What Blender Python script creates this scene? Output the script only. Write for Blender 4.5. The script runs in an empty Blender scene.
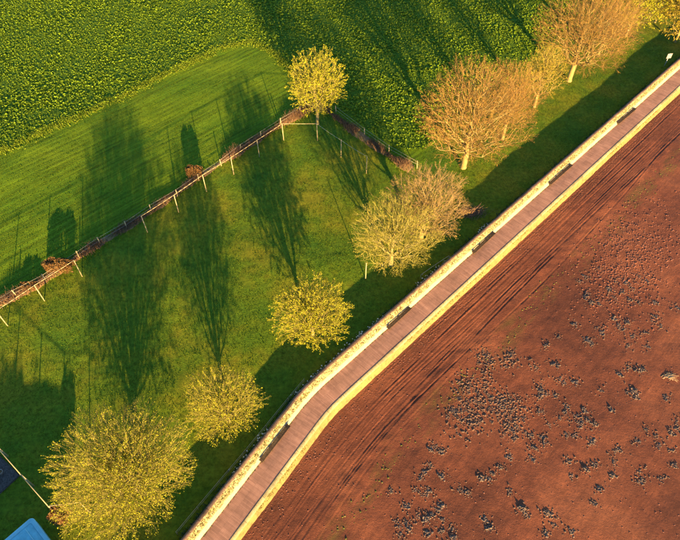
import bpy, math, random
import numpy as np
from mathutils import Vector

random.seed(7)
RNG = np.random.default_rng(11)
SC = bpy.context.scene
COL = SC.collection

# ------------------------------------------------------------------ camera
CAM_H, FPX, CX, CY, NADIR = 55.0, 589.0, 340.0, 270.0, 475.0     # photo pixels (680 x 540)
TH = math.atan(NADIR / FPX)                                      # tilt away from straight down
cam_d = bpy.data.cameras.new('camera')
cam = bpy.data.objects.new('camera', cam_d); COL.objects.link(cam)
cam.location = (0, 0, CAM_H); cam.rotation_euler = (TH, 0, 0)
cam_d.sensor_fit = 'HORIZONTAL'; cam_d.sensor_width = 36.0
cam_d.lens = 36.0 * FPX / 680.0
cam_d.clip_end = 3000.0
SC.camera = cam

# ------------------------------------------------------------------ sky, sun, exposure
SUN_AZ, SUN_EL = math.radians(15.3), math.radians(9.4)           # shadows run 15.3 deg left of straight ahead
world = bpy.data.worlds.new('World'); SC.world = world; world.use_nodes = True
wn = world.node_tree; bg = wn.nodes['Background']
sky = wn.nodes.new('ShaderNodeTexSky'); sky.sky_type = 'NISHITA'; sky.sun_disc = False
sky.sun_elevation = SUN_EL; sky.sun_rotation = math.pi - SUN_AZ
sky.air_density = 1.0; sky.dust_density = 0.0; sky.ozone_density = 3.5
wn.links.new(sky.outputs[0], bg.inputs[0]); bg.inputs[1].default_value = 0.08
sun_d = bpy.data.lights.new('sun', 'SUN'); sun_d.energy = 5.0; sun_d.angle = math.radians(0.5)
sun_d.color = (1.0, 0.655, 0.28)
sun = bpy.data.objects.new('sun', sun_d); COL.objects.link(sun)
SD = np.array([-math.sin(SUN_AZ), math.cos(SUN_AZ)])             # direction in which shadows fall
ldir = Vector((SD[0]*math.cos(SUN_EL), SD[1]*math.cos(SUN_EL), -math.sin(SUN_EL)))
sun.rotation_euler = ldir.to_track_quat('-Z', 'Y').to_euler(); sun.location = (20, -60, 40)
SC.view_settings.view_transform = 'Standard'; SC.view_settings.look = 'None'
SC.view_settings.gamma = 1.0; SC.view_settings.use_curve_mapping = False
SC.view_settings.exposure = 2.52

# ------------------------------------------------------------------ pixel -> ground
def G(px, py, z=0.0):
    x = (px-CX)/FPX; y = -(py-CY)/FPX
    r = np.array([x, math.sin(TH)+y*math.cos(TH), -math.cos(TH)+y*math.sin(TH)])
    t = (z-CAM_H)/r[2]
    return np.array([0, 0, CAM_H]) + r*t

# ------------------------------------------------------------------ helpers
def lattice(seed):
    return np.random.default_rng(seed).random((256, 256))
_LAT = [lattice(100+i) for i in range(6)]
def vnoise(x, y, scale, k=0):
    L = _LAT[k % 6]; x = np.asarray(x)/scale+1000.0; y = np.asarray(y)/scale+1000.0
    xi = np.floor(x).astype(int); yi = np.floor(y).astype(int)
    fx = x-xi; fy = y-yi; fx = fx*fx*(3-2*fx); fy = fy*fy*(3-2*fy)
    a = L[xi & 255, yi & 255]; b = L[(xi+1) & 255, yi & 255]
    c = L[xi & 255, (yi+1) & 255]; d = L[(xi+1) & 255, (yi+1) & 255]
    return (a*(1-fx)+b*fx)*(1-fy)+(c*(1-fx)+d*fx)*fy - 0.5

def np_mesh(name, V, F, uv=None, smooth=False):
    """V (n,3), F (m,k) all faces of k corners, or a list of such arrays."""
    me = bpy.data.meshes.new(name)
    Fs = F if isinstance(F, list) else [F]
    Fs = [np.asarray(f, dtype=np.int32) for f in Fs if len(f)]
    loops = np.concatenate([f.ravel() for f in Fs])
    tot = np.concatenate([np.full(len(f), f.shape[1], dtype=np.int32) for f in Fs])
    start = np.concatenate([[0], np.cumsum(tot)[:-1]]).astype(np.int32)
    me.vertices.add(len(V)); me.vertices.foreach_set('co', np.asarray(V, dtype=np.float32).ravel())
    me.loops.add(len(loops)); me.loops.foreach_set('vertex_index', loops)
    me.polygons.add(len(tot)); me.polygons.foreach_set('loop_start', start); me.polygons.foreach_set('loop_total', tot)
    if smooth: me.polygons.foreach_set('use_smooth', np.ones(len(tot), dtype=bool))
    if uv is not None:
        l = me.uv_layers.new(name='UVMap'); l.data.foreach_set('uv', np.asarray(uv, dtype=np.float32)[loops].ravel())
    me.update(calc_edges=True); me.validate()
    return me

def link(name, me, mat=None, parent=None, label=None, cat=None, group=None, kind=None, loc=None, rz=None):
    o = bpy.data.objects.new(name, me); COL.objects.link(o)
    if me is not None and mat is not None and not me.materials: me.materials.append(mat)
    if parent is not None: o.parent = parent
    if label: o['label'] = label
    if cat: o['category'] = cat
    if group: o['group'] = group
    if kind: o['kind'] = kind
    if loc is not None: o.location = tuple(float(c) for c in loc)
    if rz is not None: o.rotation_euler = (0, 0, rz)
    return o
def empty(name, loc, label, cat, group=None, rz=0.0):
    o = link(name, None, label=label, cat=cat, group=group, loc=loc, rz=rz); o.empty_display_size = 0.3
    return o

def tubes(A, B, RA, RB, k=4):
    A = np.asarray(A, float); B = np.asarray(B, float); n = len(A)
    RA = np.broadcast_to(np.asarray(RA, float), (n,)); RB = np.broadcast_to(np.asarray(RB, float), (n,))
    d = B-A; d /= np.linalg.norm(d, axis=1, keepdims=True)+1e-9
    ref = np.where(np.abs(d[:, 2:3]) > .9, np.array([[1., 0, 0]]), np.array([[0, 0, 1.]]))
    u = np.cross(d, ref); u /= np.linalg.norm(u, axis=1, keepdims=True); w = np.cross(d, u)
    an = np.arange(k)*2*np.pi/k
    ring = np.cos(an)[None, :, None]*u[:, None, :]+np.sin(an)[None, :, None]*w[:, None, :]
    V = np.concatenate([A[:, None, :]+ring*RA[:, None, None], B[:, None, :]+ring*RB[:, None, None]], axis=1).reshape(-1, 3)
    base = (np.arange(n)*2*k)[:, None]; j = np.arange(k)[None, :]; jn = (j+1) % k
    F = np.stack([base+j, base+k+j, base+k+jn, base+jn], axis=2).reshape(-1, 4)[:, ::-1]
    caps = []
    for off, rev in ((0, False), (k, True)):
        c = base+off+np.arange(k)[None, :]
        caps.append(c[:, ::-1] if rev else c)
    return V, F, [np.ascontiguousarray(c) for c in caps]
def tube_mesh(name, A, B, RA, RB, k=6, caps=True, smooth=False):
    V, F, c = tubes(A, B, RA, RB, k)
    return np_mesh(name, V, [F]+([c[0][:, ::-1], c[1][:, ::-1]] if caps else []), smooth=smooth)
def box_mesh(name, boxes):
    """boxes: list of (origin, ex, ey, ez): oriented boxes from a corner and three edge vectors."""
    V = []; F = []
    for o, ex, ey, ez in boxes:
        o, ex, ey, ez = (np.asarray(q, float) for q in (o, ex, ey, ez)); b = len(V)
        for q in ((0,0,0),(1,0,0),(1,1,0),(0,1,0),(0,0,1),(1,0,1),(1,1,1),(0,1,1)):
            V.append(o+ex*q[0]+ey*q[1]+ez*q[2])
        for f in ((3,2,1,0),(4,5,6,7),(0,1,5,4),(1,2,6,5),(2,3,7,6),(3,0,4,7)): F.append([b+i for i in f])
    return np_mesh(name, np.array(V), np.array(F))
def bevel(o, w, seg=2):
    m = o.modifiers.new('bevel', 'BEVEL'); m.width = w; m.segments = seg; m.limit_method = 'ANGLE'

# ------------------------------------------------------------------ materials
class N:
    def __init__(s, name, rough=0.9, spec=0.2):
        s.m = bpy.data.materials.new(name); s.m.use_nodes = True; s.t = s.m.node_tree
        s.b = s.t.nodes['Principled BSDF']; s.b.inputs['Roughness'].default_value = rough
        s.b.inputs['Specular IOR Level'].default_value = spec
    def node(s, typ, **kw):
        n = s.t.nodes.new(typ)
        for k, v in kw.items():
            if k in n.inputs: n.inputs[k].default_value = v
            else: setattr(n, k, v)
        return n
    def lk(s, a, b): s.t.links.new(a, b)
    def coord(s, what='Object', scale=(1, 1, 1), rot=(0, 0, 0)):
        c = s.node('ShaderNodeTexCoord'); m = s.node('ShaderNodeMapping'); m2 = s.node('ShaderNodeMapping')
        m2.inputs['Scale'].default_value = scale; m.inputs['Rotation'].default_value = rot
        s.lk(c.outputs[what], m.inputs[0]); s.lk(m.outputs[0], m2.inputs[0]); return m2.outputs[0]
    def noise(s, vec, scale, detail=4, rough=.6):
        n = s.node('ShaderNodeTexNoise', Scale=scale, Detail=detail, Roughness=rough)
        s.lk(vec, n.inputs['Vector']); return n.outputs['Fac']
    def ramp(s, fac, stops, interp='LINEAR'):
        r = s.node('ShaderNodeValToRGB'); r.color_ramp.interpolation = interp; e = r.color_ramp.elements
        while len(e) < len(stops): e.new(0.5)
        for i, (p, c) in enumerate(stops):
            e[i].position = p; e[i].color = (c[0], c[1], c[2], 1) if not np.isscalar(c) else (c, c, c, 1)
        s.lk(fac, r.inputs[0]); return r.outputs[0]
    def mix(s, a, b, fac, mode='MIX'):
        n = s.node('ShaderNodeMix', data_type='RGBA', blend_type=mode)
        for i, q in ((6, a), (7, b)):
            if isinstance(q, (tuple, list)): n.inputs[i].default_value = (q[0], q[1], q[2], 1)
            else: s.lk(q, n.inputs[i])
        if np.isscalar(fac): n.inputs[0].default_value = fac
        else: s.lk(fac, n.inputs[0])
        return n.outputs[2]
    def color(s, c):
        if isinstance(c, (tuple, list)): s.b.inputs['Base Color'].default_value = (c[0], c[1], c[2], 1)
        else: s.lk(c, s.b.inputs['Base Color'])
    def bump(s, h, dist=.02, strength=1.0):
        n = s.node('ShaderNodeBump', Strength=strength, Distance=dist); s.lk(h, n.inputs['Height'])
        s.lk(n.outputs[0], s.b.inputs['Normal'])

def mat_plain(name, c, var=.25, scale=6, rough=.85, bumpd=.01, spec=.2, what='Object'):
    n = N(name, rough, spec); v = n.coord(what)
    f = n.noise(v, scale, 5)
    n.color(n.ramp(f, [(.3, tuple(q*(1-var) for q in c)), (.7, tuple(min(1, q*(1+var)) for q in c))]))
    if bumpd: n.bump(n.noise(v, scale*4, 4), bumpd)
    return n.m
def mat_random(name, cols, rough=.8, spec=.2, transl=0.0):
    """colour that differs from one loose piece to the next."""
    n = N(name, rough, spec); g = n.node('ShaderNodeNewGeometry')
    n.color(n.ramp(g.outputs['Random Per Island'], [(i/(max(1, len(cols)-1)), c) for i, c in enumerate(cols)]))
    if transl:
        t = n.node('ShaderNodeBsdfTranslucent'); n.lk(n.b.inputs['Base Color'].links[0].from_socket, t.inputs[0])
        mx = n.node('ShaderNodeMixShader'); mx.inputs[0].default_value = transl
        out = n.t.nodes['Material Output']
        n.lk(n.b.outputs[0], mx.inputs[1]); n.lk(t.outputs[0], mx.inputs[2]); n.lk(mx.outputs[0], out.inputs[0])
    return n.m

def mat_lawn():
    n = N('lawn grass', .95, .1); v = n.coord('Object')
    a = n.ramp(n.noise(v, .12, 5, .65), [(.32, (.050, .118, .007)), (.47, (.094, .146, .007)), (.62, (.168, .168, .009))])
    b = n.ramp(n.noise(v, 2.2, 6, .7), [(.3, .55), (.7, 1.35)])
    n.color(n.mix(a, b, 1.0, 'MULTIPLY')); n.bump(n.noise(v, 7, 5, .75), .10); return n.m
def mat_mown():
    n = N('mown field grass', .95, .1); v = n.coord('Object')
    a = n.ramp(n.noise(v, .1, 4), [(.35, (.072, .142, .005)), (.65, (.120, .180, .006))])
    b = n.ramp(n.noise(n.coord('Object', (.10, 2.1, 1), (0, 0, math.radians(-43))), 1.0, 6, .7), [(.3, .45), (.7, 1.5)])
    n.color(n.mix(a, b, 1.0, 'MULTIPLY')); n.bump(n.noise(v, 7, 5, .75), .10); return n.m
def mat_soil_green():
    n = N('crop field soil', .95, .1); v = n.coord('Object')
    n.color(n.ramp(n.noise(v, 1.5, 5), [(.35, (.055, .110, .006)), (.7, (.09, .150, .008))])); n.bump(n.noise(v, 5, 4), .1); return n.m
def mat_beach():
    n = N('red sand', .85, .25); v = n.coord('Object'); u = n.coord('UV')
    a = n.ramp(n.noise(v, .09, 5, .6), [(.3, (.105, .032, .014)), (.5, (.165, .049, .020)), (.7, (.235, .075, .029))])
    b = n.ramp(n.noise(v, 1.1, 8, .8), [(.28, .62), (.72, 1.35)])
    c = n.mix(a, b, 1.0, 'MULTIPLY')
    st = n.ramp(n.noise(n.coord('UV', (.05, 2.2, 1)), 1.0, 4), [(.35, .82), (.65, 1.12)])
    c = n.mix(c, st, .8, 'MULTIPLY')
    # green film of weed on the bank beside the tyre tracks
    s = n.node('ShaderNodeSeparateXYZ'); n.lk(u, s.inputs[0])
    band = n.ramp(s.outputs[1], [(0, 0), (1, 0)])
    mr = n.node('ShaderNodeMapRange'); mr.inputs['From Min'].default_value = 5.6; mr.inputs['From Max'].default_value = 9.4
    n.lk(s.outputs[1], mr.inputs[0])
    band = n.ramp(mr.outputs[0], [(0, 0), (.35, 1), (.65, 1), (1, 0)])
    pat = n.ramp(n.noise(n.coord('UV', (.16, .5, 1)), 1.0, 5, .7), [(.50, 0), (.66, 1)])
    gm = n.node('ShaderNodeMath', operation='MULTIPLY'); n.lk(band, gm.inputs[0]); n.lk(pat, gm.inputs[1])
    g2 = n.node('ShaderNodeMath', operation='MULTIPLY'); n.lk(gm.outputs[0], g2.inputs[0]); g2.inputs[1].default_value = .55
    c = n.mix(c, (.11, .085, .014), g2.outputs[0])
    # gravelly strip at the foot of the wall
    mr2 = n.node('ShaderNodeMapRange'); mr2.inputs['From Min'].default_value = .2; mr2.inputs['From Max'].default_value = 2.6
    n.lk(s.outputs[1], mr2.inputs[0])
    gr = n.ramp(mr2.outputs[0], [(0, .55), (1, 0)]); 
    gp = n.ramp(n.noise(v, 3.5, 5, .8), [(.45, 0), (.6, 1)])
    g3 = n.node('ShaderNodeMath', operation='MULTIPLY'); n.lk(gr, g3.inputs[0]); n.lk(gp, g3.inputs[1])
    c = n.mix(c, (.12, .062, .03), g3.outputs[0])
    n.color(c)
    h = n.noise(v, 4.0, 8, .8); n.bump(h, .07); return n.m
def mat_paving():
    n = N('pink paving', .85, .25); u = n.coord('UV')
    br = n.node('ShaderNodeTexBrick'); n.lk(u, br.inputs['Vector'])
    br.offset = .5; br.inputs['Scale'].default_value = 1.0
    br.inputs['Brick Width'].default_value = .115; br.inputs['Row Height'].default_value = 1.07
    br.inputs['Mortar Size'].default_value = .012; br.inputs['Mortar Smooth'].default_value = .2; br.inputs['Bias'].default_value = 0
    br.inputs['Color1'].default_value = (.40, .215, .140, 1); br.inputs['Color2'].default_value = (.31, .160, .105, 1)
    br.inputs['Mortar'].default_value = (.27, .142, .095, 1)
    rows = n.ramp(n.noise(n.coord('UV', (2.6, .35, 1)), 1.0, 4), [(.3, .80), (.7, 1.18)])
    c = n.mix(br.outputs['Color'], rows, .9, 'MULTIPLY')
    st = n.ramp(n.noise(n.coord('UV', (.35, .6, 1)), 1.0, 7, .75), [(.3, .66), (.7, 1.2)])
    c = n.mix(c, st, 1.0, 'MULTIPLY'); n.color(c)
    n.bump(n.noise(u, 30, 3), .004); return n.m
def mat_rubble(name, c1, c2, mortar, scale, green):
    n = N(name, .9, .15); v = n.coord('Object')
    w = n.node('ShaderNodeTexVoronoi', Scale=scale); n.lk(v, w.inputs['Vector'])
    e = n.node('ShaderNodeTexVoronoi', Scale=scale, feature='DISTANCE_TO_EDGE'); n.lk(v, e.inputs['Vector'])
    sep = n.node('ShaderNodeSeparateColor'); n.lk(w.outputs['Color'], sep.inputs[0])
    c = n.ramp(sep.outputs[0], [(0, c1), (1, c2)])
    c = n.mix(c, n.ramp(n.noise(v, 1.4, 6, .7), [(.3, .75), (.7, 1.2)]), 1.0, 'MULTIPLY')
    jf = n.ramp(e.outputs['Distance'], [(0, 1), (.06, 0)])
    c = n.mix(c, mortar, jf)
    gf = n.ramp(n.noise(v, .9, 6, .75), [(.55, 0), (.66, green)])
    c = n.mix(c, (.16, .15, .03), gf); n.color(c)
    n.bump(n.ramp(e.outputs['Distance'], [(0, 0), (.12, 1)]), .03); return n.m
def mat_concrete(name, c, stain, amount=.6):
    n = N(name, .85, .2); v = n.coord('Object')
    a = n.ramp(n.noise(v, .7, 6, .7), [(.3, tuple(q*.8 for q in c)), (.7, tuple(min(.85, q*1.15) for q in c))])
    f = n.ramp(n.noise(v, 2.1, 6, .75), [(.5, 0), (.68, amount)])
    n.color(n.mix(a, stain, f)); n.bump(n.noise(v, 9, 5, .7), .015); return n.m
def mat_blocks(name, c, stain, length, amount):
    n = N(name, .85, .2); v = n.coord('Object'); u = n.coord('UV')
    br = n.node('ShaderNodeTexBrick'); n.lk(u, br.inputs['Vector']); br.offset = 0
    br.inputs['Scale'].default_value = 1.0; br.inputs['Brick Width'].default_value = length; br.inputs['Row Height'].default_value = 40.0
    br.inputs['Mortar Size'].default_value = .025; br.inputs['Bias'].default_value = 0
    br.inputs['Color1'].default_value = (*[q*1.2 for q in c], 1); br.inputs['Color2'].default_value = (*[q*.72 for q in c], 1); br.inputs['Mortar'].default_value = (*[q*.4 for q in c], 1)
    a = n.mix(br.outputs['Color'], n.ramp(n.noise(v, 1.3, 7, .75), [(.3, .65), (.7, 1.3)]), 1.0, 'MULTIPLY')
    f = n.ramp(n.noise(v, 2.4, 7, .8), [(.5, 0), (.64, amount)])
    n.color(n.mix(a, stain, f)); n.bump(n.noise(v, 8, 6, .75), .02); return n.m
def mat_bark(name, c):
    n = N(name, .9, .15); v = n.coord('Object')
    n.color(n.ramp(n.noise(v, 2.5, 5, .7), [(.3, tuple(q*.7 for q in c)), (.7, tuple(q*1.25 for q in c))]))
    n.bump(n.noise(n.coord('Object', (9, 9, 2)), 1.0, 4), .03); return n.m

M = {}
M['lawn'] = mat_lawn(); M['mown'] = mat_mown(); M['soil'] = mat_soil_green(); M['beach'] = mat_beach()
M['paving'] = mat_paving()
M['wallface'] = mat_rubble('lichened wall stone', (.34, .29, .15), (.17, .135, .055), (.24, .20, .10), 3.4, .9)
M['plinth'] = mat_concrete('pale concrete', (.37, .33, .21), (.24, .20, .10), .6)
M['coping'] = mat_blocks('pinkish coping stone', (.155, .098, .064), (.075, .062, .035), 1.15, .8)
M['seaface'] = mat_concrete('yellow stained sea wall', (.22, .165, .055), (.10, .072, .022), .85)
M['sealip'] = mat_blocks('pale sea wall top', (.30, .26, .13), (.17, .13, .04), 2.6, .8)
M['wood'] = mat_plain('weathered timber', (.34, .27, .14), .2, 1.2, .85, .002)
M['benchwood'] = mat_plain('dark stained timber', (.055, .035, .020), .35, 5, .7)
M['wire'] = mat_plain('galvanised wire', (.30, .28, .22), .1, 5, .5, 0)
M['grey'] = mat_plain('grey paint', (.30, .32, .34), .15, 5, .6, 0)
M['white'] = mat_plain('white board', (.24, .21, .185), .1, 4, .5, 0)
M['tarp'] = mat_plain('blue cover', (.13, .42, .50), .25, 1.2, .45, .03, .4)
M['tarprim'] = mat_plain('pale blue rim', (.19, .49, .57), .12, 1.5, .4, .01, .4)
M['felt'] = mat_plain('dark gritty paving', (.070, .062, .056), .6, 9, .95, .03, .05)
M['planks'] = mat_plain('shed boards', (.16, .10, .06), .3, 4)
M['brickhouse'] = mat_plain('painted house wall', (.5, .46, .38), .1, 2)
M['rooftile'] = mat_plain('brown roof tile', (.16, .09, .06), .3, 3)
M['glass'] = mat_plain('window glass', (.03, .035, .04), .1, 2, .1, 0, .5)
M['weed'] = mat_plain('dark weed', (.115, .078, .052), .5, 5, .6, .02, .35)
M['stone'] = mat_random('beach stones', [(.16, .056, .032), (.20, .075, .045), (.12, .052, .034), (.23, .10, .065)])
M['crumb'] = mat_random('weed crumbs', [(.12, .076, .048), (.16, .086, .052), (.09, .058, .040), (.17, .086, .050)])
M['earth'] = mat_plain('brown bank earth', (.17, .105, .045), .4, 2.2, .95, .05)
M['hedge'] = mat_random('hedge twigs', [(.16, .085, .045), (.22, .12, .06), (.12, .075, .05), (.24, .16, .07)])
M['shrub'] = mat_random('brown shrub leaves', [(.125, .062, .018), (.16, .085, .025), (.095, .05, .018), (.175, .11, .03)], transl=.2)
M['crop'] = mat_random('crop leaves', [(.118, .205, .008), (.160, .248, .009), (.200, .285, .011), (.135, .222, .008)], .7, .2, .3)
M['tuft'] = mat_random('grass blades', [(.062, .112, .006), (.085, .130, .008), (.112, .142, .009), (.072, .120, .007)], .9, .05, .2)
M['edge'] = mat_random('pale field edge grass', [(.12, .19, .010), (.16, .22, .012), (.20, .24, .015)], .8, .2, .3)
M['ivy'] = mat_random('wall plants', [(.10, .11, .015), (.17, .16, .03), (.06, .08, .015), (.22, .19, .05)], .8, .2, .2)
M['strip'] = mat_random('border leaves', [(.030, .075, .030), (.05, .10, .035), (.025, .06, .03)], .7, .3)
M['flower'] = mat_random('white flowers', [(.62, .60, .48), (.5, .46, .3)])
M['driftwood'] = mat_random('bleached sticks', [(.42, .32, .18), (.5, .40, .25), (.34, .24, .13)])
M['bark_y'] = mat_bark('pale yellow bark', (.20, .165, .065)); M['twig_y'] = mat_random('yellow twigs', [(.215, .185, .035), (.260, .225, .045), (.170, .138, .03)])
M['bud_y'] = mat_random('yellow buds', [(.255, .250, .008), (.315, .305, .012), (.200, .205, .008), (.285, .28, .012)], .7, .2, .25)
M['bark_t'] = mat_bark('tan bark', (.25, .21, .085)); M['twig_t'] = mat_random('tan twigs', [(.235, .205, .042), (.280, .250, .055), (.19, .16, .035)])
M['bud_t'] = mat_random('tan buds', [(.25, .22, .02), (.28, .25, .03), (.21, .19, .015)], .7, .2, .2)
M['bark_p'] = mat_bark('golden bark', (.24, .19, .07)); M['twig_p'] = mat_random('purplish twigs', [(.23, .150, .065), (.27, .185, .075), (.18, .115, .06)])
M['bud_p'] = mat_random('golden buds', [(.25, .17, .03), (.28, .20, .03), (.22, .14, .04)], .7, .2, .2)
M['bark_b'] = mat_bark('ochre bark', (.215, .165, .058)); M['twig_b'] = mat_random('rusty twigs', [(.225, .135, .032), (.270, .175, .040), (.19, .105, .032), (.21, .115, .042)])
M['bud_b'] = mat_random('rusty buds', [(.22, .115, .020), (.25, .15, .022), (.19, .09, .022)], .7, .2, .2)
M['bark_o'] = M['bark_b']; M['twig_o'] = mat_random('ochre twigs', [(.245, .185, .04), (.285, .225, .045), (.20, .145, .035)])
M['bud_o'] = mat_random('ochre buds', [(.25, .195, .012), (.29, .23, .015), (.21, .15, .015)], .7, .2, .2)

# ------------------------------------------------------------------ the promenade's line
WD = np.array([math.cos(math.radians(45.1)), math.sin(math.radians(45.1))])       # upper straight
WL = np.array([math.cos(math.radians(55.9)), math.sin(math.radians(55.9))])       # lower straight
def perp(d): return np.array([-d[1], d[0]])                                        # to the left (land side)
KL = np.array([-2.95, 27.75])                                                      # bend, left edge of the paving
hv = (perp(WD)+perp(WL)); hv /= np.linalg.norm(hv); hk = 1/float(hv @ perp(WD))
def rail_pts(off, s0=-34.0, s1=125.0):
    """polyline parallel to the paving's left edge; off > 0 is landward. Rounded at the bend."""
    k = KL+hv*hk*off
    a = k+WL*s0; b = k+WD*s1; r = 2.2
    p0 = k-WL*r; p1 = k+WD*r
    arc = [(1-t)**2*p0+2*t*(1-t)*k+t*t*p1 for t in np.linspace(0, 1, 7)]
    return np.array([a]+arc+[b])
def densify(P, step):
    out = [P[0]]
    for a, b in zip(P[:-1], P[1:]):
        n = max(1, int(round(np.linalg.norm(b-a)/step)))
        for i in range(1, n+1): out.append(a+(b-a)*i/n)
    return np.array(out)
def sweep(name, profile, step=1.0, jit=0.0, closed=False):
    """profile: list of (offset, z) landward positive; sweeps it along the promenade."""
    lines = []
    base = densify(rail_pts(0.0), step)
    ds = np.concatenate([[0], np.cumsum(np.linalg.norm(np.diff(base, axis=0), axis=1))])
    t = np.gradient(base, axis=0); t /= np.linalg.norm(t, axis=1, keepdims=True); nrm = np.stack([-t[:, 1], t[:, 0]], 1)
    prof = list(profile)+([profile[0]] if closed else [])
    m = len(prof); V = []; UV = []
    cum = 0
    for j, (o, z) in enumerate(prof):
        if j: cum += math.hypot(o-prof[j-1][0], z-prof[j-1][1])
        jj = RNG.normal(0, jit, len(base)) if jit else 0
        P = base+nrm*(o+jj)[..., None] if jit else base+nrm*o
        V.append(np.column_stack([P, np.full(len(P), z)+(RNG.normal(0, jit*.5, len(base)) if jit else 0)]))
        UV.append(np.column_stack([ds, np.full(len(ds), cum)]))
    n = len(base); V = np.concatenate(V); UV = np.concatenate(UV)
    i = np.arange(n-1)
    F = np.concatenate([np.stack([j*n+i, j*n+i+1, (j+1)*n+i+1, (j+1)*n+i], 1) for j in range(m-1)])
    return np_mesh(name, V, F[:, ::-1], uv=UV)

PATH_W = 2.15
link('promenade', sweep('promenade', [(0.12, 0.0), (-.5, .012), (-1.1, .02), (-1.7, .012), (-PATH_W-.02, 0.0)], .8), M['paving'], kind='structure')
w = empty('promenade_wall', (KL[0], KL[1], 0), 'pale lichened stone wall between the lawn and the paved promenade', 'wall')
def child(name, me, mat, par, **k):
    o = link(name, me, mat, par, **k); o.matrix_parent_inverse = par.matrix_basis.inverted() if par.type == 'EMPTY' else o.matrix_parent_inverse
    return o
child('plinth', sweep('plinth', [(0.0, -.3), (0.0, .06), (.12, .24), (.26, .42), (.34, .44), (.34, -.3)], .7, .008), M['plinth'], w)
child('stone_face', sweep('stone_face', [(.24, .36), (.285, .46), (.40, .66), (.52, .89), (.64, 1.13), (.95, 1.13), (.96, -.6)], .28, .022), M['wallface'], w)
child('coping', sweep('coping', [(.635, 1.13), (.635, 1.175), (.65, 1.19), (.98, 1.20), (1.0, 1.18), (1.0, 1.08)], .9, .006, True), M['coping'], w)
s_ = empty('sea_wall', (KL[0]+2, KL[1]-2, -1), 'yellow stained sea wall dropping from the promenade to the red beach', 'wall')
child('wall_face', sweep('wall_face', [(-PATH_W-.28, -.16), (-PATH_W-.36, -.45), (-PATH_W-.45, -.9), (-PATH_W-.62, -1.05), (-PATH_W-.66, -1.9)], .35, .014), M['seaface'], s_)
child('wall_top', sweep('wall_top', [(-PATH_W, -.3), (-PATH_W, .02), (-PATH_W-.03, .03), (-PATH_W-.30, -.10), (-PATH_W-.345, -.15), (-PATH_W-.345, -.22), (-PATH_W-.2, -.22)], .9, .004), M['sealip'], s_)

# ------------------------------------------------------------------ land: lawn, mown strip, crop field
def side_land(x, y):
    """signed distance landward of the paving's left edge."""
    P = np.stack([x, y], -1)-KL
    d1 = P @ perp(WD); d2 = P @ perp(WL)
    return np.maximum(d1, d2)
HL = np.array([G(*p)[:2] for p in [(-60, 343), (0, 303), (37, 285), (62, 268), (100, 243), (148, 214), (196, 179), (250, 144), (296, 116), (318, 104)]])
HR = np.array([G(*p)[:2] for p in [(318, 104), (335, 117), (350, 128), (372, 144), (395, 160), (412, 169)]])
def left_of_polyline(x, y, P):
    """distance to polyline with sign (+ on its left when walking along it)."""
    best = np.full(np.shape(x), 1e9); sg = np.ones(np.shape(x))
    for a, b in zip(P[:-1], P[1:]):
        d = b-a; L = np.dot(d, d); t = np.clip(((x-a[0])*d[0]+(y-a[1])*d[1])/L, 0, 1)
        qx = x-(a[0]+t*d[0]); qy = y-(a[1]+t*d[1]); ds = np.hypot(qx, qy)
        s = np.sign(d[0]*qy-d[1]*qx); m = ds < best
        best = np.where(m, ds, best); sg = np.where(m, s, sg)
    return best*sg
FB = np.array([G(*p)[:2] for p in [(-120, 210), (0, 152), (100, 107), (180, 68), (225, 47), (250, 42), (266, 47), (279, 58), (292, 72), (305, 92), (330, 104), (352, 118), (376, 135), (400, 150), (425, 150), (455, 128), (490, 98), (525, 66), (560, 38), (605, 4), (660, -40)]])
def in_poly(x, y, P):
    c = np.zeros(np.shape(x), bool); j = len(P)-1
    for i in range(len(P)):
        xi, yi = P[i]; xj, yj = P[j]
        c ^= ((yi > y) != (yj > y)) & (x < (xj-xi)*(y-yi)/(yj-yi+1e-12)+xi); j = i
    return c
CROP = np.vstack([FB, [[250, 420], [-420, 420], [-420, FB[0][1]]]])
NOT_LAWN = np.vstack([HL, HR, [G(412, 169)[:2]+np.array([6, 2])], [[60, 400], [-420, 400], [-420, HL[0][1]]]])
def lawn_poly(x, y):
    """inside the fenced lawn and the strip of grass along the wall."""
    return ~in_poly(x, y, NOT_LAWN)
STEP = .42
gx = np.arange(-105, 125, STEP); gy = np.arange(2, 170, STEP)
XX, YY = np.meshgrid(gx, gy, indexing='ij')
ZZ = vnoise(XX, YY, 9, 0)*.25+vnoise(XX, YY, 2.4, 1)*.07+vnoise(XX, YY, .8, 2)*.05
crop = in_poly(XX, YY, CROP)
crd = left_of_polyline(XX, YY, FB)
hd = np.minimum(np.abs(left_of_polyline(XX, YY, HL)), np.abs(left_of_polyline(XX, YY, HR)))
fieldside = in_poly(XX, YY, NOT_LAWN)
a43 = math.radians(43); rv = -XX*math.sin(a43)+YY*math.cos(a43); ru = XX*math.cos(a43)+YY*math.sin(a43)
rows = np.sin((rv+vnoise(ru, rv, 9, 3)*.5)*2*np.pi/.95)*.028
tr = (XX < -6+YY*.05)
ZZ = ZZ+np.where(fieldside & ~crop & tr, rows, 0)+np.where(crop, .03, 0)
ZZ -= .06*np.exp(-((side_land(XX, YY)-1.2)/.6)**2)
keep_v = side_land(XX, YY)
def grid_obj(name, mask_cell, mat, kind='structure'):
    ni, nj = XX.shape
    I, J = np.nonzero(mask_cell)
    idx = lambda i, j: i*nj+j
    F = np.stack([idx(I, J), idx(I+1, J), idx(I+1, J+1), idx(I, J+1)], 1)
    used, inv = np.unique(F, return_inverse=True)
    V = np.column_stack([XX.ravel(), YY.ravel(), ZZ.ravel()])[used]
    return link(name, np_mesh(name, V, inv.reshape(F.shape), smooth=True), mat, kind=kind)
def cell(a): return a[:-1, :-1]
cx_ = cell(XX)+STEP/2; cy_ = cell(YY)+STEP/2
ok = side_land(cx_, cy_) > .45
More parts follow.
